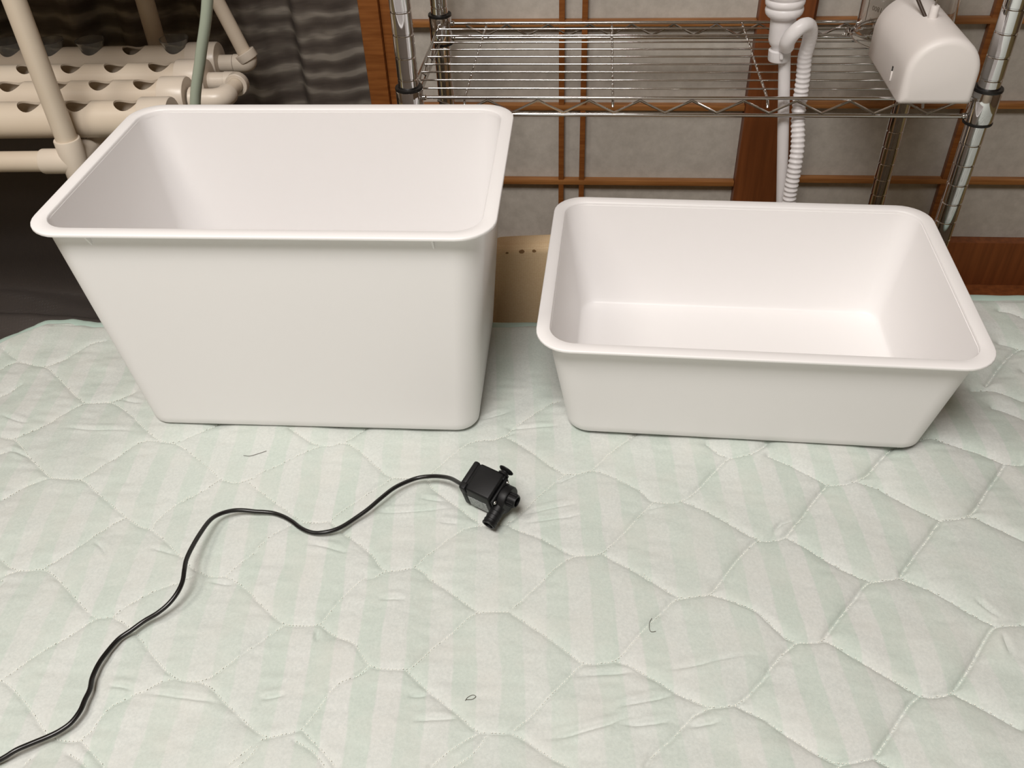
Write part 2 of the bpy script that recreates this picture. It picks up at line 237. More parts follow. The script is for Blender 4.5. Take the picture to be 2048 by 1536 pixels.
curt = mat('curtain_cloth', srgb(96, 90, 84), .9)
n_, l_, b_ = nodes(curt)
tc = n_.new('ShaderNodeTexCoord')
mp = n_.new('ShaderNodeMapping'); l_.new(tc.outputs['UV'], mp.inputs['Vector'])
wv = n_.new('ShaderNodeTexWave'); wv.wave_type = 'BANDS'; wv.bands_direction = 'Y'; wv.wave_profile = 'SIN'
l_.new(mp.outputs['Vector'], wv.inputs['Vector'])
wv.inputs['Scale'].default_value = 10.2; wv.inputs['Distortion'].default_value = 3.6; wv.inputs['Detail'].default_value = 2.5
wv.inputs['Detail Scale'].default_value = 1.1; wv.inputs['Detail Roughness'].default_value = .55
mp2 = n_.new('ShaderNodeMapping'); l_.new(tc.outputs['UV'], mp2.inputs['Vector']); mp2.inputs['Scale'].default_value = (9, 60, 1)
st2 = tex_noise(curt, mp2.outputs['Vector'], 1.0, 3, .6)
pat = maths(curt, 'ADD', maths(curt, 'MULTIPLY', wv.outputs['Fac'], .42), maths(curt, 'MULTIPLY', st2, .74))
setcol(curt, ramp(curt, pat, [(.32, srgb(80, 71, 64)), (.52, srgb(96, 87, 79)), (.68, srgb(112, 104, 95)), (.84, srgb(150, 142, 131))]))
weave = tex_noise(curt, tc.outputs['UV'], 500, 2); bump(curt, weave, .2, .0005)

sheet = mat('black_sheet', srgb(84, 78, 74), .32)
n_, l_, b_ = nodes(sheet)
v = coords(sheet, (260, 260, 1), (0, 0, .6)); ck = n_.new('ShaderNodeTexChecker'); l_.new(v, ck.inputs['Vector']); ck.inputs['Scale'].default_value = 1
bump(sheet, ck.outputs['Fac'], .35, .0006)

tan = mat('tan_weave', srgb(226, 186, 136), .8)
n_, l_, b_ = nodes(tan)
v = coords(tan, (1, 1, 1)); vo = n_.new('ShaderNodeTexVoronoi'); l_.new(v, vo.inputs['Vector']); vo.inputs['Scale'].default_value = 430; vo.inputs['Randomness'].default_value = .3
setcol(tan, ramp(tan, vo.outputs['Distance'], [(.15, srgb(252, 226, 186)), (.75, srgb(240, 208, 162))]))
bump(tan, vo.outputs['Distance'], -.4, .0012)
darkhole = mat('frayed_hole', srgb(160, 126, 86), .9)
shade_m = mat('lamp_shade', srgb(240, 236, 226), .5)

# ------------------------------------------------------------------ room shell
FZ = -.30
def struct(name, c, s, m, parent=None, bevel=0):
    o = box(name, c, s, m, parent, bevel, smooth=bool(bevel))
    if parent is None: o['kind'] = 'structure'
    return o
struct('floor', (0, -.35, FZ-.05), (4.6, 4.1, .1), tatami)
struct('ceiling', (0, -.35, 2.15), (4.6, 4.1, .1), ceilm)
struct('wall_left', (-2.25, -.35, .9), (.1, 4.1, 2.6), wall_dark)
struct('wall_right', (2.25, -.35, .9), (.1, 4.1, 2.6), wall_dark)
struct('wall_front', (0, -2.35, .9), (4.6, .1, 2.6), wallm)
struct('wall_back', (0, 1.56, .9), (4.6, .1, 2.6), wallm)
# wooden pillar between the curtain and the paper doors, and the head rail above the doors
struct('trim_1', (-.3285, 1.375, .875), (.030, .11, 2.35), wood, bevel=.002)
struct('trim_2', (.84, 1.385, 1.62), (2.31, .10, .12), woodh, bevel=.002)
struct('trim_3', (.84, 1.375, FZ+.008), (2.31, .13, .016), wood_dark, bevel=.001)
struct('wall_upper', (.84, 1.395, 1.87), (2.31, .05, .36), wallm)

def shoji(name, x0, x1, y, stl, str_, vxs, hzs, wl, wr):
    root = bpy.data.objects.new(name, None); COL.objects.link(root); root.location = (x0, y, FZ+.016); root['kind'] = 'structure'
    Z0, Z1 = FZ+.016, 1.56
    def P(nm, c, s, m, b=.0012):
        return box(nm, (c[0]-x0, c[1]-y, c[2]-Z0), s, m, root, b)
    P('stile', (x0+wl/2, y, (Z0+Z1)/2), (wl, .030, Z1-Z0), stl); P('stile', (x1-wr/2, y, (Z0+Z1)/2), (wr, .030, Z1-Z0), str_)
    ia, ib = x0+wl, x1-wr
    P('bottom_rail', ((ia+ib)/2, y, (Z0-.200)/2), (ib-ia-.0004, .028, -.200-Z0), wood_dark)
    P('top_rail', ((ia+ib)/2, y, Z1-.03), (ib-ia-.0004, .028, .06), woodh)
    P('paper', ((ia+ib)/2, y+.006, (Z1-.06-.200)/2), (ib-ia-.0008, .0012, Z1-.06+.200-.0008), paper, 0)
    for x in vxs: P('lattice_bar', (x, y-.0015, (Z1-.06-.200)/2), (.0085, .012, Z1-.06+.200-.0008), wood, .0008)
    for z in hzs: P('lattice_bar', ((ia+ib)/2, y-.0018, z), (ib-ia-.0008, .0128, .0085), woodh, .0008)
    return root
hz = [.1735+.1275*k for k in range(-2, 11)]
shoji('door_1', -.3132, .3095, 1.344, wood, wood_dark, [-.0475, -.0140], hz, .0175, .0765)
shoji('door_2', .2600, .9700, 1.376, wood_dark, wood, [.5735, .607+.18], [z-.009 for z in hz], .060, .06)
struct('trim_4', (1.48, 1.385, .68), (1.0, .03, 1.9), wallm)

# ------------------------------------------------------------------ curtain
def curtain():
    nx, nz = 420, 40; X0, X1, Z0, Z1 = -1.75, -.3445, -.275, 1.75
    xs = np.linspace(X0, X1, nx); zs = np.linspace(Z0, Z1, nz)
    f = .020*np.sin(xs*46+.7*np.sin(xs*17)) + .012*np.sin(xs*88+1.3) 
    f = np.tanh(f*55)*.026 + .004*np.sin(xs*140)
    arc = np.concatenate([[0], np.cumsum(np.hypot(np.diff(xs), np.diff(f)))])
    V = []; UV = []
    for j, z in enumerate(zs):
        k = .75+.25*(z-Z0)/(Z1-Z0)
        for i in range(nx):
            V.append((xs[i], 1.402+f[i]*k+.004*math.sin(z*5+xs[i]*9), z)); UV.append((arc[i], z))
    F = [(j*nx+i, j*nx+i+1, (j+1)*nx+i+1, (j+1)*nx+i) for j in range(nz-1) for i in range(nx-1)]
    me = bpy.data.meshes.new('curtain'); me.from_pydata(V, [], F)
    uv = me.uv_layers.new(name='UVMap'); 
    li = np.empty(len(me.loops), np.int32); me.loops.foreach_get('vertex_index', li)
    uv.data.foreach_set('uv', np.array(UV)[li].ravel())
    o = link('curtain', me, curt)
    so = o.modifiers.new('thickness', 'SOLIDIFY'); so.thickness = .0012
    tag(o, 'grey wavy-striped curtain hanging in folds left of the paper doors', 'curtain')
curtain()
rod = thing('curtain_rail', 'curtain rail carrying the grey wavy-striped curtain', 'curtain rail', (-1.04, 1.402, 1.77))
tube('rod', [(-.75, 0, 0), (.69, 0, 0)], .009, chrome, rod, 12)
for s in (-.6, .6): box('bracket', (s, .052, 0), (.02, .105, .02), chrome, rod, .002)

# ------------------------------------------------------------------ black sheet on the floor under the planter rig
def black_sheet():
    nx, ny = 150, 150; V = []
    for j in range(ny):
        y = .885+.470*j/(ny-1)
        for i in range(nx):
            x = -1.70+1.33*i/(nx-1)
            ph = y*44 + 1.3*math.sin(x*4.2+.5) + .5*math.sin(x*11+y*9)
            z = FZ+.022 + .0150*math.sin(ph)*(.7+.3*math.sin(x*6+1)) + .0055*math.sin(y*97+x*13) + .004*noise.noise(Vector((x*16, y*22, 3)))
            if y < .97: z += (.97-y)**2*9
            if y > 1.27: z += .33*((y-1.27)/.085)**1.6*min(1, max(0, (-.60-x)/.15))
            V.append((x, y, z))
    F = [(j*nx+i, j*nx+i+1, (j+1)*nx+i+1, (j+1)*nx+i) for j in range(ny-1) for i in range(nx-1)]
    me = bpy.data.meshes.new('ground_sheet'); me.from_pydata(V, [], F)
    o = link('ground_sheet', me, sheet)
    so = o.modifiers.new('thickness', 'SOLIDIFY'); so.thickness = .001
    tag(o, 'crumpled black waterproof sheet on the floor under the white planter pipes', 'sheet')
black_sheet()

# ------------------------------------------------------------------ mattress and quilted pad
SX, SY0, SYD = np.array([-.79, -.775, -.75, -.715, -.688, -.668, -.649, -.625, -.587, -.074, .4305, .52, .95]), None, \
    np.array([.30, .52, .68, .755, .787, .812, .829, .832, .822, .842, .9183, .920, .935])
def edge_y(x): return np.interp(x, SX, SYD)
bm = bmesh.new(); out = [(x, y) for x, y in zip(SX, SYD)]
ctr = [(-.745, -.62), (-.745, .50), (-.70, .70), (-.645, .775), (-.58, .79), (-.074, .805), (.43, .88), (.93, .895), (.93, -.62)]
rings_bm(bm, [[Vector((x, y, FZ+.001)) for x, y in ctr[::-1]], [Vector((x, y, -.03)) for x, y in ctr[::-1]],
              [Vector((x*.985, y*.985, -.020)) for x, y in ctr[::-1]]])
o = from_bm('mattress', bm, mattm, ang=30); tag(o, 'thick plain mattress under the pale green quilted pad', 'mattress')

quilt = thing('quilted_pad', 'pale green striped quilted bed pad with white stitching and aqua edge', 'bed pad', (0, 0, 0))
def resample(pl, step):
    P = [Vector((a, b, 0)) for a, b in pl]; out = []
    sm = smooth_path(P, 8) if len(P) > 2 else [P[0].lerp(P[1], k/12) for k in range(13)]
    acc = 0; last = sm[0]; out.append((last.x, last.y))
    for p in sm[1:]:
        d = (p-last).length
        while acc + d >= step:
            last = last.lerp(p, (step-acc)/d); d = (p-last).length; acc = 0; out.append((last.x, last.y))
        acc += d; last = p
    return out
LINES = [[(a*1e-4, b*1e-4) for a, b in l] for l in STITCH]
CRE = [[(a*1e-4, b*1e-4) for a, b in l] for l in CREASE]
# the same onion-shaped cells go on beyond the part of the pad in the picture
VIEW = [(-.425, .285), (.322, .330), (.535, .935), (-.70, .80)]
def inside(x, y, poly=VIEW):
    c = False
    for i in range(len(poly)):
        (x1, y1), (x2, y2) = poly[i], poly[i-1]
        if (y1 > y) != (y2 > y) and x < (x2-x1)*(y-y1)/(y2-y1)+x1: c = not c
    return c
ua, ub = Vector((.076, .0637)), Vector((.0905, -.0445)); hs = Vector((.0128, .0019))
def wave(p, q_):
    d = q_-p; n = Vector((-d.y, d.x))*.07
    return [p, p+d*.22+n*.6, p+d*.5, p+d*.78-n*.6, q_]
for i in range(-14, 15):
    for j in range(-14, 15):
        c = Vector((-.1417, .3779)) + ua*i + ub*j
        if not (-.95 < c.x < 1.05 and -.7 < c.y < .95): continue
        for seg in ([c-hs, c, c+hs], wave(c+hs, c+ua-hs), wave(c+hs, c+ub-hs)):
            m_ = (seg[0]+seg[-1])/2
            if inside(m_.x, m_.y): continue
            if all(edge_y(p.x) > p.y and -.78 < p.x < .94 and p.y > -.58 for p in seg):
                LINES.append([(p.x, p.y) for p in seg])
samples = []
for l in LINES: samples += resample(l, .0009)
kd = kdtree.KDTree(len(samples))
for i, (a, b) in enumerate(samples): kd.insert((a, b, 0), i)
kd.balance()
cs = []; cw = []
for l in CRE:
    r_ = resample(l, .0008); n = len(r_)
    for i, p in enumerate(r_): cs.append(p); cw.append(min(1, 3.2*min(i, n-1-i)/n))
kc = kdtree.KDTree(len(cs))
for i, (a, b) in enumerate(cs): kc.insert((a, b, 0), i)
kc.balance()

# tub footprints, used both to press the pad flat and to place the tubs
TUB_A = dict(x=-.2789, y=.7511, yaw=math.radians(.56), W=.4032, D=.266, bw=.3426, bd=.2054, h=.2434)
TUB_B = dict(x=.1595, y=.7618, yaw=math.radians(-1.82), W=.4034, D=.2821, bw=.3445, bd=.2232, h=.1258)
gx = np.arange(-.79, .9501, .0017)
v1 = np.linspace(0, 1, 95)[:-1]; v2 = np.linspace(0, 1, 420)
nx, ny = len(gx), len(v1)+len(v2)
ed = edge_y(gx); ymid = np.minimum(.24, ed-.05)
Y = np.empty((ny, nx))
for i in range(len(v1)): Y[i] = -.60 + (ymid+.60)*v1[i]
for i in range(len(v2)): Y[len(v1)+i] = ymid + (ed-ymid)*v2[i]
X = np.broadcast_to(gx, (ny, nx))
fx, fy = X.ravel(), Y.ravel()
D = np.empty(fx.size); Cc = np.zeros(fx.size)
find = kd.find; findc = kc.find
fl = fx.tolist(); gl = fy.tolist()
for k in range(fx.size):
    D[k] = find((fl[k], gl[k], 0))[2]
for k in np.nonzero((fy > .24) & (fy < .92) & (fx > -.72) & (fx < .56))[0]:
    co, idx, d = findc((fl[k], gl[k], 0))
    if d < .008: Cc[k] = cw[idx]*math.exp(-(d/.0013)**2)*1.0 - cw[idx]*.35*math.exp(-((d-.0045)/.0025)**2)
def vnoise(x, y, s, seed):
    rng = np.random.RandomState(seed); N = 256; g = rng.rand(N, N)
    u, w = x*s+37.3, y*s+51.7; iu, iw = np.floor(u).astype(int), np.floor(w).astype(int); a, b = u-iu, w-iw
    a = a*a*(3-2*a); b = b*b*(3-2*b); G = lambda p, r: g[p % N, r % N]
    return (G(iu, iw)*(1-a)+G(iu+1, iw)*a)*(1-b)+(G(iu, iw+1)*(1-a)+G(iu+1, iw+1)*a)*b
A = .0028 + .0036*np.clip((fx-.02)/.28, 0, 1)
h = -A*(.55*np.exp(-D/.0035)+.45*np.exp(-D/.013)) - (.0008+.0012*np.clip((fx-.02)/.28, 0, 1))*np.exp(-(D/.0014)**2)
h += (vnoise(fx, fy, 14, 1)-.5)*.0050 + (vnoise(fx, fy, 34, 2)-.5)*.0026 + (vnoise(fx*1.0, fy*2.6, 60, 3)-.5)*.0011
h -= Cc*.0026
h -= .0015
dist_e = (np.broadcast_to(ed, (ny, nx)) - Y).ravel()
h += .004*np.exp(-((dist_e-.03)/.02)**2)*(fx < -.5)
h -= .0085*np.clip(1-dist_e/.022, 0, 1)**1.5
for t in (TUB_A, TUB_B):
    c_, s_ = math.cos(-t['yaw']), math.sin(-t['yaw'])
    lx = (fx-t['x'])*c_-(fy-t['y'])*s_; ly = (fx-t['x'])*s_+(fy-t['y'])*c_
    dd = np.maximum(np.abs(lx)-t['bw']/2, np.abs(ly)-t['bd']/2)
    k = np.clip(1-dd/.012, 0, 1)
    h = np.where(k > 0, np.minimum(h, -.0006)*k + h*(1-k), h)
h = np.where(h > -.0022, -.0022+.0020*np.tanh((h+.0022)/.0020), h)
HT = h.reshape(ny, nx)
def hz_at(x, y):
    i = int(np.clip(round((x-gx[0])/.0017), 0, nx-1)); col = Y[:, i]; j = int(np.clip(np.searchsorted(col, y), 0, ny-1))
    return HT[j, i]
me = bpy.data.meshes.new('pad')
Vv = np.stack([fx, fy, h], -1).astype(np.float32)
ii = np.arange(ny*nx).reshape(ny, nx)
Fq = np.stack([ii[:-1, :-1], ii[:-1, 1:], ii[1:, 1:], ii[1:, :-1]], -1).reshape(-1, 4)
me.vertices.add(len(Vv)); me.vertices.foreach_set('co', Vv.ravel())
me.loops.add(Fq.size); me.loops.foreach_set('vertex_index', Fq.ravel().astype(np.int32))
me.polygons.add(len(Fq)); me.polygons.foreach_set('loop_start', np.arange(0, Fq.size, 4, dtype=np.int32)); me.polygons.foreach_set('loop_total', np.full(len(Fq), 4, np.int32))
me.update(calc_edges=True); me.validate()
link('pad', me, mq, quilt)
# white thread stitches
rg0 = random.Random(7)
V = []; F = []
for l in LINES:
    r_ = resample(l, .0029)
    for k in range(len(r_)-1):
        a = Vector((r_[k][0], r_[k][1], 0)); b = Vector((r_[k+1][0], r_[k+1][1], 0)); d = b-a
        if d.length < 1e-5 or a.y > edge_y(a.x)-.004: continue
        if rg0.random() < .10: continue
        p, e = a+d*(.06+.1*rg0.random()), a+d*(.60+.12*rg0.random()); mid = (p+e)/2; n = Vector((-d.y, d.x, 0)).normalized()*.00050
        zp = hz_at(mid.x, mid.y)+.0001; z = zp+.0013
        o = len(V)
        V += [(p.x, p.y, zp), (mid.x+n.x, mid.y+n.y, zp+.0004), (e.x, e.y, zp), (mid.x-n.x, mid.y-n.y, zp+.0004), (mid.x, mid.y, z), (mid.x, mid.y, zp-.0006)]
        F += [(o, o+1, o+4), (o+1, o+2, o+4), (o+2, o+3, o+4), (o+3, o, o+4), (o+1, o, o+5), (o+2, o+1, o+5), (o+3, o+2, o+5), (o, o+3, o+5)]
me = bpy.data.meshes.new('stitching'); me.from_pydata(V, [], F); so = link('stitching', me, threadm, quilt); so['kind'] = 'stuff'
# aqua binding round the back edge
pts = []
for x in np.concatenate([np.linspace(-.789, -.60, 60), np.linspace(-.598, .95, 160)]):
    y = float(edge_y(x)); pts.append((x, y-.004, hz_at(x, y-.004)-.0004+.0008*math.sin(x*31)))
tube('binding', smooth_path(pts, 2), .0088, bindm, quilt, 12, flat=.42)
tube('binding', [(-.79, y, -.012) for y in np.linspace(-.60, .30, 20)], .0082, bindm, quilt, 12, flat=.5)

# ------------------------------------------------------------------ the two white tubs
def tub(name, t, label):
    root = thing(name, label, 'tub', (t['x'], t['y'], 0)); root.rotation_euler = (0, 0, t['yaw'])
    W_, D_, bw, bd, h = t['W'], t['D'], t['bw'], t['bd'], t['h']
    Ww, Dw = W_-.019, D_-.019; th = .003; rt, rb = .026, .022
    def lvl(z, off=0):
        k = z/h; w = bw+(Ww-bw)*k; d = bd+(Dw-bd)*k; r = rb+(rt-rb)*k
        return rrect(w-2*off, d-2*off, r-off, z)
    R = [rrect(bw-.012, bd-.012, rb-.006, 0), rrect(bw-.005, bd-.005, rb-.0025, .0002), rrect(bw-.0018, bd-.0018, rb-.001, .0010), lvl(.0026)]
    R += [lvl(z) for z in np.linspace(.01, h-.0045, 10)]
    R += [lvl(h-.0035), lvl(h-.0030, .0015), lvl(h-.0035, th)]
    R += [lvl(z, th) for z in np.linspace(h-.006, .010, 10)]
    R += [lvl(.0058, th+.0006), lvl(.0040, th+.0022), lvl(.0032, th+.006)]
    bm = bmesh.new(); rings_bm(bm, R)
    body = from_bm('body', bm, white_tub, root, True, 50)
    Wi, Di = Ww-2*th, Dw-2*th
    ri = .0245; ro = .033
    L = [rrect(Wi-.0002, Di-.0002, ri, h-.0060), rrect(Wi, Di, ri, h-.0014), rrect(Wi+.0008, Di+.0008, ri+.0004, h-.0005), rrect(Wi+.0022, Di+.0022, ri+.0011, h),
         rrect(W_-.002, D_-.002, ro-.001, h), rrect(W_-.0006, D_-.0006, ro-.0003, h-.0003), rrect(W_, D_, ro, h-.0009), rrect(W_, D_, ro, h-.0026),
         rrect(W_-.0008, D_-.0008, ro-.0004, h-.0031), rrect(Ww-.0008, Dw-.0008, rt, h-.0033), rrect(Ww-.004, Dw-.004, rt-.002, h-.0056)]
    bm = bmesh.new(); rings_bm(bm, L, loop=True); from_bm('rim', bm, white_tub, root, True, 50)
    # little gussets under the lip at the front
    for u in ((-.145, .150) if h > .2 else ()):
        yw = -(bd+(Dw-bd)*(1-.010/h))/2
        bm = bmesh.new()
        P = [Vector((u+sx, yw+a, z)) for sx in (-.0008, .0008) for a, z in ((-.0068, h-.0045), (.002, h-.0045), (.003, h-.0165), (-.0002, h-.0160))]
        vs = [bm.verts.new(p) for p in P]
        bm.faces.new(vs[:4]); bm.faces.new(vs[4:][::-1])
        for k in range(4): bm.faces.new((vs[k], vs[4+k], vs[4+(k+1) % 4], vs[(k+1) % 4]))
        from_bm('gusset', bm, white_tub, root, False)
    return root
tub('storage_tub', TUB_A, 'tall deep white plastic tub with a wide rim, left of the shallow one')
tub('storage_tub', TUB_B, 'shallow white plastic tub with a wide rim, showing its inside floor')

# ------------------------------------------------------------------ tan woven pad standing behind the mattress
pad = thing('woven_pad', 'tan woven pad with frayed holes along its top, behind the gap between the tubs', 'pad', (.033, .943, FZ+.003))
pad.rotation_euler = (math.radians(-5), 0, math.radians(6))
bm = bmesh.new(); Wp, Hp = .318, .338
R = []
for k, (yy, ins) in enumerate([(-.022, .016), (-.0235, .010), (-.021, .004), (-.012, .0), (.006, .0), (.014, .004), (.018, .010)]):
    R.append([Vector((p.x, yy, p.y+Hp/2)) for p in rrect(Wp-2*ins, Hp-2*ins, .022, 0, 6)])
rings_bm(bm, R); o = from_bm('body', bm, tan, pad, True, 60)
sub = o.modifiers.new('round', 'SUBSURF'); sub.levels = 1; sub.render_levels = 2
rg = random.Random(3)
for (u, hh, s) in ((-.132, .3290, .0016), (-.114, .3300, .0028), (-.099, .3302, .0020), (-.05, .325, .0026), (.01, .324, .002), (.07, .325, .0026)):
    bm = bmesh.new(); ring = []; c = Vector((u, -.0237, hh))
    pr = [Vector((u+s*(1+.4*rg.random())*math.cos(a), -.0232, hh+.65*s*(1+.4*rg.random())*math.sin(a))) for a in [2*PI*k/9 for k in range(9)]]
    rings_bm(bm, [[p+Vector((0, .003, 0)) for p in pr], pr, [p.lerp(c, .5)+Vector((0, .0004, 0)) for p in pr]])
    from_bm('hole', bm, darkhole, pad)

# ------------------------------------------------------------------ chrome wire rack
RX, RY, RW, RD, Z0G, ZS, ZL = -.2155, 1.0131, .6559, .2568, .2974, .1972, .1767
rack = thing('wire_rack', 'chrome wire shelving rack with grooved posts in front of the paper doors', 'rack', (RX+RW/2, RY+RD/2, FZ))
ox, oy = RX+RW/2, RY+RD/2
pr = .0121; prof = [(.004, 0), (.014, 0), (.015, .003), (.014, .012), (pr, .013)]
k0 = math.floor((Z0G-FZ-.02)/.0254)
zs = [Z0G-FZ-.0254*k for k in range(k0, -35, -1) if Z0G-.0254*k < 1.25]
for z in zs: prof += [(pr, z-.0013), (pr-.0009, z-.0005), (pr-.0009, z+.0005), (pr, z+.0013)]
prof += [(pr, 1.56), (pr-.002, 1.565), (.003, 1.566)]
bm = bmesh.new(); lathe_bm(bm, prof, 22); mpost = bpy.data.meshes.new('post'); bmesh.ops.recalc_face_normals(bm, faces=bm.faces[:]); bm.to_mesh(mpost); bm.free()
mpost.materials.append(chrome); mpost.polygons.foreach_set('use_smooth', [True]*len(mpost.polygons)); sharp(mpost, 30)
bm = bmesh.new()
lathe_bm(bm, [(.0126, -.0170), (.0158, -.0170), (.0160, -.0155), (.0160, .0165), (.0154, .0180), (.0126, .0180)], 24, loop=True)
bmesh.ops.recalc_face_normals(bm, faces=bm.faces[:]); msl = bpy.data.meshes.new('collar'); bm.to_mesh(msl); bm.free(); msl.materials.append(chrome); msl.polygons.foreach_set('use_smooth', [True]*len(msl.polygons)); sharp(msl, 30)
bm = bmesh.new()
z = 0; lathe_bm(bm, [(.0124, z-.0016), (.0162, z-.0016), (.0165, z), (.0160, z+.0016), (.0124, z+.0016)], 24, loop=True)
bmesh.ops.recalc_face_normals(bm, faces=bm.faces[:]); mrg = bpy.data.meshes.new('collar_ring'); bm.to_mesh(mrg); bm.free(); mrg.materials.append(black_ring); mrg.polygons.foreach_set('use_smooth', [True]*len(mrg.polygons)); sharp(mrg, 30)
zm = .1895-FZ
CORN = [(-RW/2, -RD/2), (RW/2, -RD/2), (-RW/2, RD/2), (RW/2, RD/2)]
for (x, y) in CORN:
    p = bpy.data.objects.new('post', mpost); COL.objects.link(p); p.parent = rack; p.location = (x, y, 0)
    for mm, nm, dz in ((msl, 'collar', 0), (mrg, 'collar_ring', -.0187), (mrg, 'collar_ring', .0197)):
        c = bpy.data.objects.new(nm, mm); COL.objects.link(c); c.parent = p; c.location = (0, 0, zm+dz)
zt, zl = ZS-FZ, ZL-FZ; g = .0165
bm = bmesh.new()
for (a, b) in ((0, 1), (2, 3), (0, 2), (1, 3)):
    A_, B_ = Vector((*CORN[a], 0)), Vector((*CORN[b], 0)); d = (B_-A_).normalized()
    for z, r in ((zt, .0021), (zl, .0024)): tube_bm(bm, [A_+d*g+Vector((0, 0, z)), B_-d*g+Vector((0, 0, z))], r, 10)
for (x, y) in CORN:
    sx, sy = (1 if x < 0 else -1), (1 if y < 0 else -1)
    for z in (zt, zl):
        for (dx, dy) in ((sx*.0175, 0), (0, sy*.0175)):
            r_ = bmesh.ops.create_icosphere(bm, subdivisions=2, radius=.0036)
            for v_ in r_['verts']: v_.co += Vector((x+dx, y+dy, z))
shelf = from_bm('shelf', bm, chrome_wire, rack, True, 60)
def truss(p0, d, L, n0, zdir_phase, per):
    P = []; t = n0; up = zdir_phase
    while t < L:
        if t > 0: P.append(Vector(p0)+Vector(d)*t+Vector((0, 0, (zt-.0028) if up else (zl+.0030))))
        up = not up; t += per/2
    return P
# phases read off the front and back zigzags
def trusses():
    fx0 = -RW/2; per = .0595
    tf = (-.0636-RX) % per
    ph = (-.0636-RX) - per*math.floor((-.0636-RX)/per)
    tube('truss_wire', [p+Vector((0, -.0008, 0)) for p in truss((fx0, -RD/2, 0), (1, 0, 0), RW-g, ph, True, per)], .0016, chrome_wire, shelf, 8, ang=30)
    per = .0578; ph = (-.1221-RX) - per*math.floor((-.1221-RX)/per)
    tube('truss_wire', [p+Vector((0, .0008, 0)) for p in truss((fx0, RD/2, 0), (1, 0, 0), RW-g, ph, True, per)], .0016, chrome_wire, shelf, 8, ang=30)
    for s in (-1, 1): tube('truss_wire', [p+Vector((s*.0008, 0, 0)) for p in truss((s*RW/2, -RD/2, 0), (0, 1, 0), RD-g, .03, True, .056)], .0016, chrome_wire, shelf, 8, ang=30)
trusses()
bm = bmesh.new(); tube_bm(bm, [(-RW/2+.002, 0, zt), (RW/2-.002, 0, zt)], .00125, 8); bmesh.ops.recalc_face_normals(bm, faces=bm.faces[:])
mw = bpy.data.meshes.new('shelf_wire'); bm.to_mesh(mw); bm.free(); mw.materials.append(chrome_wire); mw.polygons.foreach_set('use_smooth', [True]*len(mw.polygons)); sharp(mw, 60)
for k in range(1, 10):
    w = bpy.data.objects.new('shelf_wire', mw); COL.objects.link(w); w.parent = shelf; w.location = (0, -RD/2+RD*k/10, .0006)
for x in (-.1508, .0240, .2015, .375):
    P = [(x-ox, -RD/2-.0022, zt-.0105), (x-ox, -RD/2+.0016, zt-.0055), (x-ox, -RD/2+.006, zt-.0030)] + [(x-ox, yy, zt-.0028) for yy in np.linspace(-RD/2+.012, RD/2-.012, 12)] + [(x-ox, RD/2-.004, zt-.003), (x-ox, RD/2-.0005, zt-.0060)]
    tube('cross_wire', P, .0016, chrome_wire, shelf, 8)

# ------------------------------------------------------------------ white arched housing on the shelf
hx, hw = .3775, .0790; hy0, hy1 = .9865, 1.1375; hzb = ZS+.0026
house = thing('arched_box', 'white arched plastic housing lying on the right end of the wire shelf', 'plastic box', (hx, hy0, hzb))
def arch(w, hgt, ins, y):
    w -= 2*ins; r = w/2; P = [Vector((-r+.003, y, ins)), Vector((r-.003, y, ins)), Vector((r-.0008, y, ins+.001)), Vector((r, y, ins+.003))]
    zc = hgt-ins-r
    for k in range(0, 25):
        a = PI*k/24; P.append(Vector((r*math.cos(a), y, zc+r*math.sin(a))))
    P += [Vector((-r, y, ins+.003)), Vector((-r+.0008, y, ins+.001))]
    return P
bm = bmesh.new(); Lh = hy1-hy0; R = []
for ins, y in ((.0075, .0), (.0045, .0007), (.0020, .0025), (.0006, .0052), (0, .0088)): R.append(arch(hw, .0735, ins if ins < .02 else .02, y))
R += [arch(hw, .0735, 0, y) for y in np.linspace(.02, Lh-.002, 6)] + [arch(hw, .0735, .0006, Lh-.0006), arch(hw, .0735, .002, Lh)]
rings_bm(bm, R); from_bm('housing', bm, white_box, house, True, 50)
box('slot', (-hw/2-.0001, .046, .0215), (.0010, .0035, .011), black_ring, house, .0004)
box('latch', (-hw/2-.0005, .0445, .0165), (.0018, .0022, .011), white_box, house, .0005)
Ms = axis_M((-.0032, .068, .0715), (.02, .02, 1))
lathe('sleeve', [(.002, .0), (.0046, .0), (.0048, .002), (.0048, .0135), (.0044, .0145), (.002, .0145)], white_box, house, Ms, 16)
tube('wire_loop', smooth_path([(-.0035, .068, .076), (-.003, .069, .090), (-.001, .072, .115), (.004, .078, .150), (.010, .09, .185)], 5), .0011, chrome_wire, house, 8)
tube('wire_loop', smooth_path([(-.0085, .0745, .0715), (-.013, .085, .080), (-.020, .101, .094), (-.026, .116, .110), (-.03, .128, .13)], 5), .0021, mat('dark_wire', srgb(70, 58, 50), .35), house, 8)

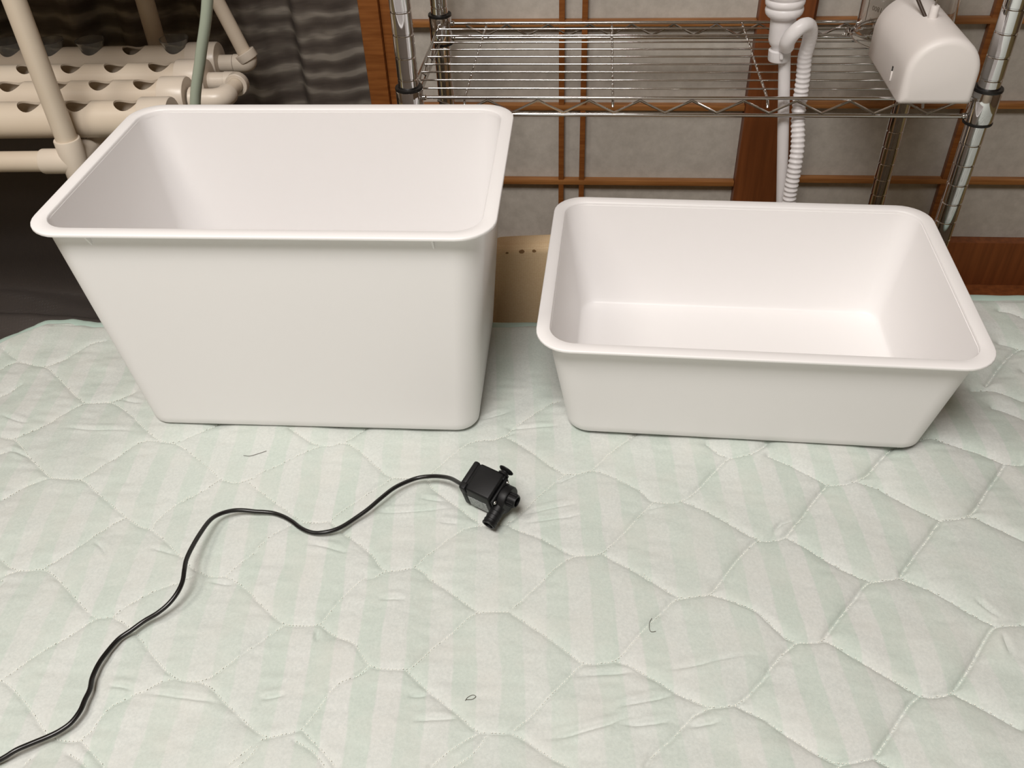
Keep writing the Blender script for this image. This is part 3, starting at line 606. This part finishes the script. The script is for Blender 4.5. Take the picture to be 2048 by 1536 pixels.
# ------------------------------------------------------------------ upside-down glass beaker behind the housing
bz = ZS+.0024
beak = thing('glass_beaker', 'clear glass beaker standing upside down on the wire shelf behind the white housing', 'beaker', (.3945, 1.2025, bz))
pb = [(.0622, .0), (.0635, .0006), (.0640, .0020), (.0628, .0036), (.0600, .0062), (.0584, .0100), (.0580, .0160), (.0580, .1500), (.0560, .1600), (.0500, .1650), (.0020, .1660),
      (.0020, .1636), (.0495, .1628), (.0542, .1585), (.0558, .1495), (.0558, .0165), (.0562, .0105), (.0578, .0070), (.0602, .0042), (.0612, .0018)]
lathe('body', pb, glass, beak, None, 64, loop=True, ang=60)
lathe('spout', [(.004, 0), (.0052, .001), (.0052, .004), (.004, .0055), (.003, .006)], glass, beak, axis_M((-.0632, .010, .004), (-1, .15, .15)), 14)
def label_text(s, size, th, z):
    cu = bpy.data.curves.new('txt', 'FONT'); cu.body = s; cu.size = size; cu.align_x = 'CENTER'; cu.align_y = 'CENTER'; cu.extrude = 0; cu.resolution_u = 3
    to = bpy.data.objects.new('txt', cu); COL.objects.link(to)
    dg = bpy.context.evaluated_depsgraph_get(); me = bpy.data.meshes.new_from_object(to.evaluated_get(dg)); bpy.data.objects.remove(to)
    R_ = .05825
    for v_ in me.vertices:
        a = th + (-v_.co.x)/R_; v_.co = Vector((R_*math.cos(a), R_*math.sin(a), z-v_.co.y))
    return link('scale_marking', me, ink, beak, False)
tb = math.radians(218)
label_text('2000 ml', .0080, tb+.02, .031); label_text('1800', .0080, tb-.06, .046)
tube('scale_marking', [(.0583*math.cos(tb-.33), .0583*math.sin(tb-.33), z) for z in np.linspace(.028, .075, 8)], .0004, ink, beak, 6)

# ------------------------------------------------------------------ milky hand siphon pump hanging through the shelf
ys = 1.0262
sip = thing('siphon_pump', 'milky plastic hand siphon pump with straight pipe and ribbed hose in the wire shelf', 'siphon', (.292, ys, FZ))
def sp(x, y, z): return (x-.292, y-ys, z-FZ)
def path_at(z): return .2203+(.2-z)*.1437
axd = Vector((path_at(1)-path_at(0), 0, 1)).normalized()
tube('straight_pipe', [sp(path_at(z), ys, z) for z in np.linspace(FZ+.001, .250, 30)], .0067, pe, sip, 18)
axb = Vector((-.05, 0, 1))
Mb = axis_M(sp(.2085, ys, .2395), axb)
lathe('valve_body', [(.0072, -.004), (.0090, -.004), (.0095, .0), (.0095, .012), (.0125, .016), (.0138, .020), (.0138, .036), (.0140, .046), (.010, .047)], pe, sip, Mb, 28)
lathe('valve_flange', [(.008, -.0030), (.0118, -.0028), (.0124, -.001), (.0124, .0085), (.0112, .0095), (.008, .0095)], pe, sip, Mb, 28)
for a, sc_ in ((PI, 1), (PI*.02, .8)):
    dx = math.cos(a)
    bm = bmesh.new(); box_bm(bm, (dx*.0125, 0, .0065), (.008*sc_, .0040, .008), .0012, 2, Mb); from_bm('tab', bm, pe, sip)
pbulb = [(.012, .044), (.0150, .0445), (.0180, .0465), (.0200, .0490), (.0207, .0520), (.0204, .0545), (.0190, .0562), (.0192, .0572), (.0209, .0588), (.0213, .0612), (.0208, .0634), (.0194, .0648), (.0196, .0658), (.0211, .0674), (.0214, .0700), (.0209, .0722), (.0196, .0736), (.0198, .0746), (.0212, .0762), (.0214, .0785)]
pbulb += [(.0214+.0006*math.sin(k*2.1), .0785+.004*k) for k in range(1, 16)] + [(.0190, .146), (.012, .152), (.002, .154)]
lathe('squeeze_bulb', pbulb, pe, sip, Mb, 32)
hp = smooth_path([sp(.2118, 1.012, .2565), sp(.2105, 1.0035, .2655), sp(.2150, 1.0000, .2760), sp(.2235, 1.0015, .2825), sp(.2310, 1.0080, .2800), sp(.2357, 1.0150, .2700), sp(.2370, 1.0210, .2560),
                  sp(.2365, 1.0245, .2405), sp(.2388, 1.0258, .2177), sp(.2400, 1.0258, .194), sp(.2410, 1.0230, .170), sp(.2440, 1.012, .14), sp(.2440, 1.006, .11), sp(.2455, 1.004, .055), sp(.262, 1.004, -.05), sp(.285, 1.004, -.20)], 26)
hl = [0]
for i in range(1, len(hp)): hl.append(hl[-1]+(hp[i]-hp[i-1]).length)
hq = []; hs_ = 0; k = 0
while hs_ < hl[-1]-.001:
    while hl[k+1] < hs_: k += 1
    hq.append(hp[k].lerp(hp[k+1], (hs_-hl[k])/(hl[k+1]-hl[k]))); hs_ += .00074
hp = hq
def rib(i):
    s = i*.00074; a = max(.12, min(1, (s-.075)/.06)) if s > .030 else 0
    return .0079 + .0004*max(0, 1-s/.03) + .00065*a*(1-2*abs(math.sin(s*PI/.0059))**1.4)
tube('ribbed_hose', hp, .008, pe, sip, 18, rfun=rib, ang=80)

# ------------------------------------------------------------------ white planter pipe rig on the left
rig = thing('planter_rig', 'cream plastic-pipe planter rig with drilled pipes in front of the grey curtain', 'planter', (-.65, 1.14, FZ))
gx0, gy0 = -.65, 1.14
def rp(x, y, z): return Vector((x-gx0, y-gy0, z-FZ))
SYW = math.tan(.0413); PZ = .1537; PR = .023
PY = [1.2416, 1.1754, 1.1143, 1.0473]
XE = [-.5785, -.5700, -.5700, -.5700]
HOLES = [[-.838, -.778, -.718, -.657, -.5955], [-.840, -.779, -.716, -.655, -.593], [-.831, -.771, -.707, -.649, -.589], [-.832, -.772, -.712, -.649, -.587]]
def pip(i, x): return Vector((x, PY[i]+(x+.6)*SYW, PZ))
def drill(name, i, xa, xb, hx_, m, parent):
    bm = bmesh.new(); a, b = pip(i, xa), pip(i, xb)
    d = (b-a).normalized(); M_ = axis_M(a-Vector((gx0, gy0, FZ)), d); L = (b-a).length
    lathe_bm(bm, [(PR, 0), (PR, L), (PR-.0022, L), (PR-.0022, 0)], 40, M_, loop=True)
    bmesh.ops.recalc_face_normals(bm, faces=bm.faces[:]); me = bpy.data.meshes.new(name); bm.to_mesh(me); bm.free()
    o = bpy.data.objects.new(name, me); COL.objects.link(o); me.materials.append(m)
    bm = bmesh.new()
    for x in hx_:
        c = pip(i, x); lathe_bm(bm, [(.0158, 0), (.0158, .04)], 28, Matrix.Translation((c.x-gx0, c.y-gy0, PZ-FZ+.003)))
    bmesh.ops.recalc_face_normals(bm, faces=bm.faces[:]); cm = bpy.data.meshes.new('cut'); bm.to_mesh(cm); bm.free(); co = bpy.data.objects.new('cut', cm); COL.objects.link(co)
    md = o.modifiers.new('b', 'BOOLEAN'); md.object = co; md.operation = 'DIFFERENCE'; md.solver = 'EXACT'
    bpy.context.view_layer.update(); dg = bpy.context.evaluated_depsgraph_get()
    nm = bpy.data.meshes.new_from_object(o.evaluated_get(dg)); nm.name = name
    bpy.data.objects.remove(co); o.modifiers.clear(); o.data = nm
    o.parent = parent; nm.polygons.foreach_set('use_smooth', [True]*len(nm.polygons)); sharp(nm, 35)
    return o
capl = [.0420, .0400, .0340, .0380]
for i in range(4):
    gp = drill('grow_pipe', i, -1.16, XE[i]+.010, HOLES[i] + [HOLES[i][0]-.0605*k for k in range(1, 6)], pvc, rig)
    d = (pip(i, 1)-pip(i, 0)).normalized()
    for sgn, x0 in ((1, XE[i]), (-1, -1.155)):
        Mc = axis_M(pip(i, x0)-Vector((gx0, gy0, FZ)), d*sgn); L = capl[i]
        lathe('end_cap', [(PR+.0003, 0), (.0262, 0), (.0266, .001), (.0266, L-.002), (.0256, L), (.002, L)], pvc2, gp, Mc, 40)
# outlet couplings and elbows
def fitting(pts, r, coll, parent=rig):
    bm = bmesh.new(); tube_bm(bm, pts, r, 20)
    for (i, sgn) in coll:
        p = Vector(pts[i]); q = Vector(pts[i+sgn]); M_ = axis_M(p, (p-q)); lathe_bm(bm, [(r*.8, -.010), (r*1.16, -.010), (r*1.2, -.009), (r*1.2, .001), (r*1.14, .0018), (r*.8, .0018)], 20, M_, loop=True)
    return bm
def arcp(c0, c1, c2, n=8):
    return [Vector(c0)*(1-t)**2+Vector(c1)*2*t*(1-t)+Vector(c2)*t*t for t in [k/n for k in range(n+1)]]
zo = PZ-.0035
e1 = rp(-.494, 1.2462, zo+.001); topd = Vector((-.0275, .004, .0816)).normalized()
bm = bmesh.new(); tube_bm(bm, [rp(-.5365, 1.2445, zo), rp(-.5170, 1.2455, zo)], .0120, 20); from_bm('coupling', bm, pvc2, rig)
bm = fitting([rp(-.5160, 1.2455, zo)]+arcp(rp(-.505, 1.2460, zo), e1+Vector((.004, 0, -.002)), e1+topd*.014, 8), .0128, [(9, -1)]); from_bm('elbow', bm, pvc2, rig)
tube('riser_pipe', [e1+topd*.006, e1+topd*.62], .0100, pvc, rig, 20)
# U-shaped link between the second and third pipe
x2 = -.487
bm = bmesh.new(); tube_bm(bm, [rp(-.5305, 1.1790, zo), rp(-.5085, 1.1800, zo)], .0120, 20); from_bm('coupling', bm, pvc2, rig)
bm = fitting([rp(-.5080, 1.1800, zo)]+arcp(rp(-.500, 1.1803, zo), rp(x2, 1.1808, zo), rp(x2-.001, 1.166, zo), 8), .0128, [(9, -1)]); from_bm('elbow', bm, pvc2, rig)
tube('link_pipe', [rp(x2-.001, 1.170, zo), rp(x2-.004, 1.128, zo)], .0100, pvc, rig, 20)
bm = fitting([rp(-.532, 1.1165, zo), rp(-.515, 1.1172, zo)]+arcp(rp(-.508, 1.1174, zo), rp(x2-.003, 1.1180, zo), rp(x2-.003, 1.136, zo), 8), .0138, [(0, 1)]); from_bm('elbow', bm, pvc2, rig)
# frame
lr = .0130; fxz = .1180
legx = -.6535
def leg(x, y, z1=1.0): tube('leg', [rp(x, y, FZ+.006), rp(x, y, z1)], lr, pvc, rig, 22)
leg(legx, 1.0); leg(-.6435, 1.285); leg(-1.14, 1.0-.02); leg(-1.14, 1.265)
tube('rail', [rp(-1.14, 1.0-.02, fxz), rp(legx, 1.0, fxz)], lr, pvc, rig, 22)
for x, ya, yb in ((legx, 1.0, 1.285), (-1.14, .98, 1.265)): tube('cross_rail', [rp(x, ya, fxz-.003), rp(x+.010, yb, fxz-.003)], lr-.0008, pvc, rig, 22)
for (x, y, s) in ((legx, 1.0, -1), (-1.14, .98, 1)):
    bm = bmesh.new()
    lathe_bm(bm, [(.010, -.030), (.0155, -.030), (.0160, -.029), (.0160, .029), (.0155, .030), (.010, .030)], 24, Matrix.Translation(rp(x, y, fxz)), loop=True)
    lathe_bm(bm, [(.010, .0), (.0158, .0), (.0158, .039), (.0152, .041), (.010, .041)], 24, axis_M(rp(x, y, fxz), (s, -.04*s*-1, 0)), loop=True)
    lathe_bm(bm, [(.010, .0), (.0156, .0), (.0156, .036), (.0150, .038), (.010, .038)], 24, axis_M(rp(x, y, fxz-.002), (0, 1, 0)), loop=True)
    from_bm('tee_fitting', bm, pvc2, rig)
# upper trough of the rig, just above the picture; it shades the curtain and the back leg
bm = bmesh.new(); R = []
for (w, d, z) in ((.60, .24, .400), (.625, .265, .402), (.64, .28, .42), (.645, .285, .52), (.665, .305, .521), (.665, .305, .526), (.635, .275, .526), (.63, .27, .425), (.60, .24, .405)):
    R.append([p + rp(-.825, 1.1425, 0) for p in rrect(w, d, .03, z, 5)])
rings_bm(bm, R); from_bm('upper_trough', bm, pvc, rig)
for y in (1.06, 1.225): tube('cross_rail', [rp(-1.155, y, .3865), rp(-.64, y, .3865)], lr, pvc, rig, 18)
# clear cups standing in the back pipe
cup0 = None
for k, (x, lab) in enumerate([(-.5955, 'clear plastic cup in the back planter pipe, rightmost, nearest the end cap'), (-.718, 'clear plastic cup in the back planter pipe, just left of the empty hole'),
                              (-.778, 'clear plastic cup in the back planter pipe, second right of the front leg'), (-.838, 'clear plastic cup in the back planter pipe, leftmost, at the picture edge')]):
    c = pip(0, x); loc = (c.x, c.y, PZ+PR-.013)
    if cup0 is None:
        o = lathe('net_cup', [(.004, -.008), (.0125, -.008), (.0150, .006), (.0154, .012), (.0200, .0225), (.0202, .0240), (.0190, .0240), (.0145, .0125), (.0138, .006), (.0115, -.0068), (.004, -.0068)], clear, None, None, 32, loop=True); cup0 = o
    else: o = cup0.copy(); COL.objects.link(o)
    o.location = loc; tag(o, lab, 'cup', 'clear cups in the back planter pipe')
# green hose hanging in front of the rig
pts = smooth_path([(-.395, .985, .42), (-.4201, .98, .3196), (-.4440, .98, .258), (-.4662, .98, .199), (-.480, .985, .12), (-.492, 1.0, .0), (-.50, 1.02, -.15), (-.505, 1.04, FZ+.028)], 8)
o = tube('hose', pts, .0062, hosem, None, 16); tag(o, 'grey-green translucent hose hanging in front of the planter pipe ends', 'hose')

# ------------------------------------------------------------------ little black water pump with its cable
E1, E2, E3 = Vector((.8858, -.4639, -.0201)), Vector((-.4495, -.8473, -.2844)), Vector((.114, .2599, -.9589))
E1.normalize(); E3 = (E3-E1*E3.dot(E1)).normalized(); Yp = -E2; Zp = -E3; Yp = Zp.cross(E1).normalized()
PM = Matrix(((E1.x, Yp.x, Zp.x, 0), (E1.y, Yp.y, Zp.y, 0), (E1.z, Yp.z, Zp.z, 0), (0, 0, 0, 1)))
kray = Vector((.111, -.6817, .7232))
top_c = Vector((0, 0, .62)) - kray*.828
pump = thing('water_pump', 'small black submersible pump with side outlet and long cable on the quilted pad', 'pump', (0, 0, 0))
pump.matrix_world = Matrix.Translation(top_c - Zp*.0150) @ PM
k_ = .001
def pbox(name, x0, x1, y0, y1, z0, z1, m, bev=.8, parent=pump): return box(name, (k_*(x0+x1)/2, k_*(y0+y1)/2, k_*(z0+z1)/2), (k_*(x1-x0), k_*(y1-y0), k_*(z1-z0)), m, parent, k_*bev, 3)
pbox('motor_housing', -9.6, 16.2, -14.5, 14.5, -18.5, 15, blackp, 2.2)
pbox('back_cap', -16.3, -10.0, -14.7, 14.7, -18.7, 15.2, blackp, 2.2)
box('core', (0.0, 0, -.0017), (.028, .0276, .0322), blackp, pump, .002)
pbox('cap_tab', -14.8, -9.0, -15.6, -8.8, 6.0, 15.6, blackp, 1.0)
pbox('front_plate', 16.4, 19.4, -14, 13.5, -19, 10.5, blackp, 1.2)
bm = bmesh.new(); lathe_bm(bm, [(.002, 0), (.0128, 0), (.0130, .001), (.0130, .0068), (.0122, .0078), (.002, .0078)], 32, axis_M((.0192, 0, -.0035), (1, 0, 0)))
box_bm(bm, (.0228, .0075, -.010), (.0065, .010, .012), .001, 2)
from_bm('volute', bm, blackp, pump)
def tubeX(name, p, d, r, L, ri, ribs):
    bm = bmesh.new(); M_ = axis_M(p, d)
    pf_ = [(r*.99, 0)]
    if ribs == 'barb':
        for q_ in range(3): b0 = L*(.28+.22*q_); pf_ += [(r*.90, b0), (r*1.0, b0+.0006), (r*.93, b0+.0032)]
    pf_ += [(r, L-.0012), (r*.94, L), (ri, L), (ri, L-.008), (.0005, L-.008)]
    lathe_bm(bm, pf_, 28, M_, cap0=True, cap1=True)
    if ribs == 'flute':
        for q_ in range(12):
            a = 2*PI*q_/12; bmv = box_bm(bm, (r*math.cos(a), r*math.sin(a), L*.45), (.0009, .0009, L*.82), 0, 1, M_)
    return from_bm(name, bm, blackp, pump, True, 40)
tubeX('outlet_tube', (.0262, 0, .0010), (1, 0, 0), .0060, .0088, .0046, 'flute')
tubeX('outlet_tube', (.0215, -.0105, -.0030), (0, -1, -.03), .0066, .0190, .0046, 'barb')
bm = bmesh.new(); Mk = axis_M((.0135, .0140, .0105), (0.05, 1, .05))
lathe_bm(bm, [(.003, 0), (.0054, 0), (.0052, .0018), (.0038, .0024), (.0038, .0034), (.0056, .0042), (.0070, .0052), (.0072, .0060), (.0052, .0058), (.001, .0048)], 28, Mk); from_bm('suction_foot', bm, blackp, pump)
pbox('foot_bracket', 10.5, 17.2, 9.5, 14.4, 4, 12.5, blackp, .8)
for (y, z) in ((-11.3, 6.3), (10.8, 6.8), (-10.4, -15.5), (10.6, -15.5)):
    bm = bmesh.new(); lathe_bm(bm, [(.0005, 0), (.0020, 0), (.0020, .0007), (.0014, .0014), (.0005, .0016)], 14, axis_M((.0194, y*k_, z*k_), (1, 0, 0))); from_bm('screw', bm, steel, pump)
pbox('label_sticker', -9.0, 11.0, -14.75, -14.45, -15.5, 1.5, sticker, .05)
bpy.context.view_layer.update()
low = 1
for c in pump.children:
    for v_ in c.data.vertices:
        low = min(low, (c.matrix_world @ v_.co).z)
tshift = (.0006-low)/kray.z
pump.location = Vector(pump.location)+kray*tshift
bpy.context.view_layer.update()
inv = pump.matrix_world.inverted()
cab = [Vector((a*1e-4, b*1e-4, c*1e-4)) for a, b, c in CABLE]
start = [pump.matrix_world @ Vector((-.0130, -.0085, .0085)), pump.matrix_world @ Vector((-.0175, -.0095, .0082))]
cab = start + cab[2:]
cp = smooth_path(cab, 6)
cp = [Vector((p.x, p.y, max(p.z, hz_at(p.x, p.y)+.0023))) for p in cp]
tube('power_cable', [inv @ p for p in cp], .0020, cablem, pump, 10, ang=80)

# ------------------------------------------------------------------ stray hairs on the pad
for pts, lab in (([(-.3352, .605), (-.3284, .6046), (-.3217, .6078), (-.3139, .6124)], 'dark stray hair on the pad in front of the tall tub'),
                 ([(-.0835, .3567), (-.0819, .3597), (-.0784, .362), (-.0759, .3609), (-.0783, .3583), (-.083, .3575)], 'tiny looped stray hair on the pad near the bottom edge'),
                 ([(.0631, .4252), (.0588, .425), (.0582, .433), (.0604, .4379)], 'curled stray hair across a seam right of the pump')):
    o = tube('stray_hair', smooth_path([(x, y, hz_at(x, y)+.0006) for x, y in pts], 6), .00022, hairm, None, 5); tag(o, lab, 'hair')

# ------------------------------------------------------------------ round ceiling lamp
lamp = thing('ceiling_lamp', 'small round ceiling lamp nearer the left wall, out of the picture', 'lamp', (LAMP2_POS[0], LAMP2_POS[1], 2.10))
lathe('base', [(.02, 0), (.12, 0), (.13, -.01), (.13, -.03), (.12, -.04), (.02, -.04)], shade_m, lamp, None, 40)
lamp = thing('ceiling_lamp', 'large round white ceiling lamp overhead in front of the tubs, out of the picture', 'lamp', (LAMP_POS[0], LAMP_POS[1], 2.10))
lathe('base', [(.02, 0), (.40, 0), (.41, -.01), (.41, -.06), (.40, -.07), (.02, -.07)], shade_m, lamp, None, 48)
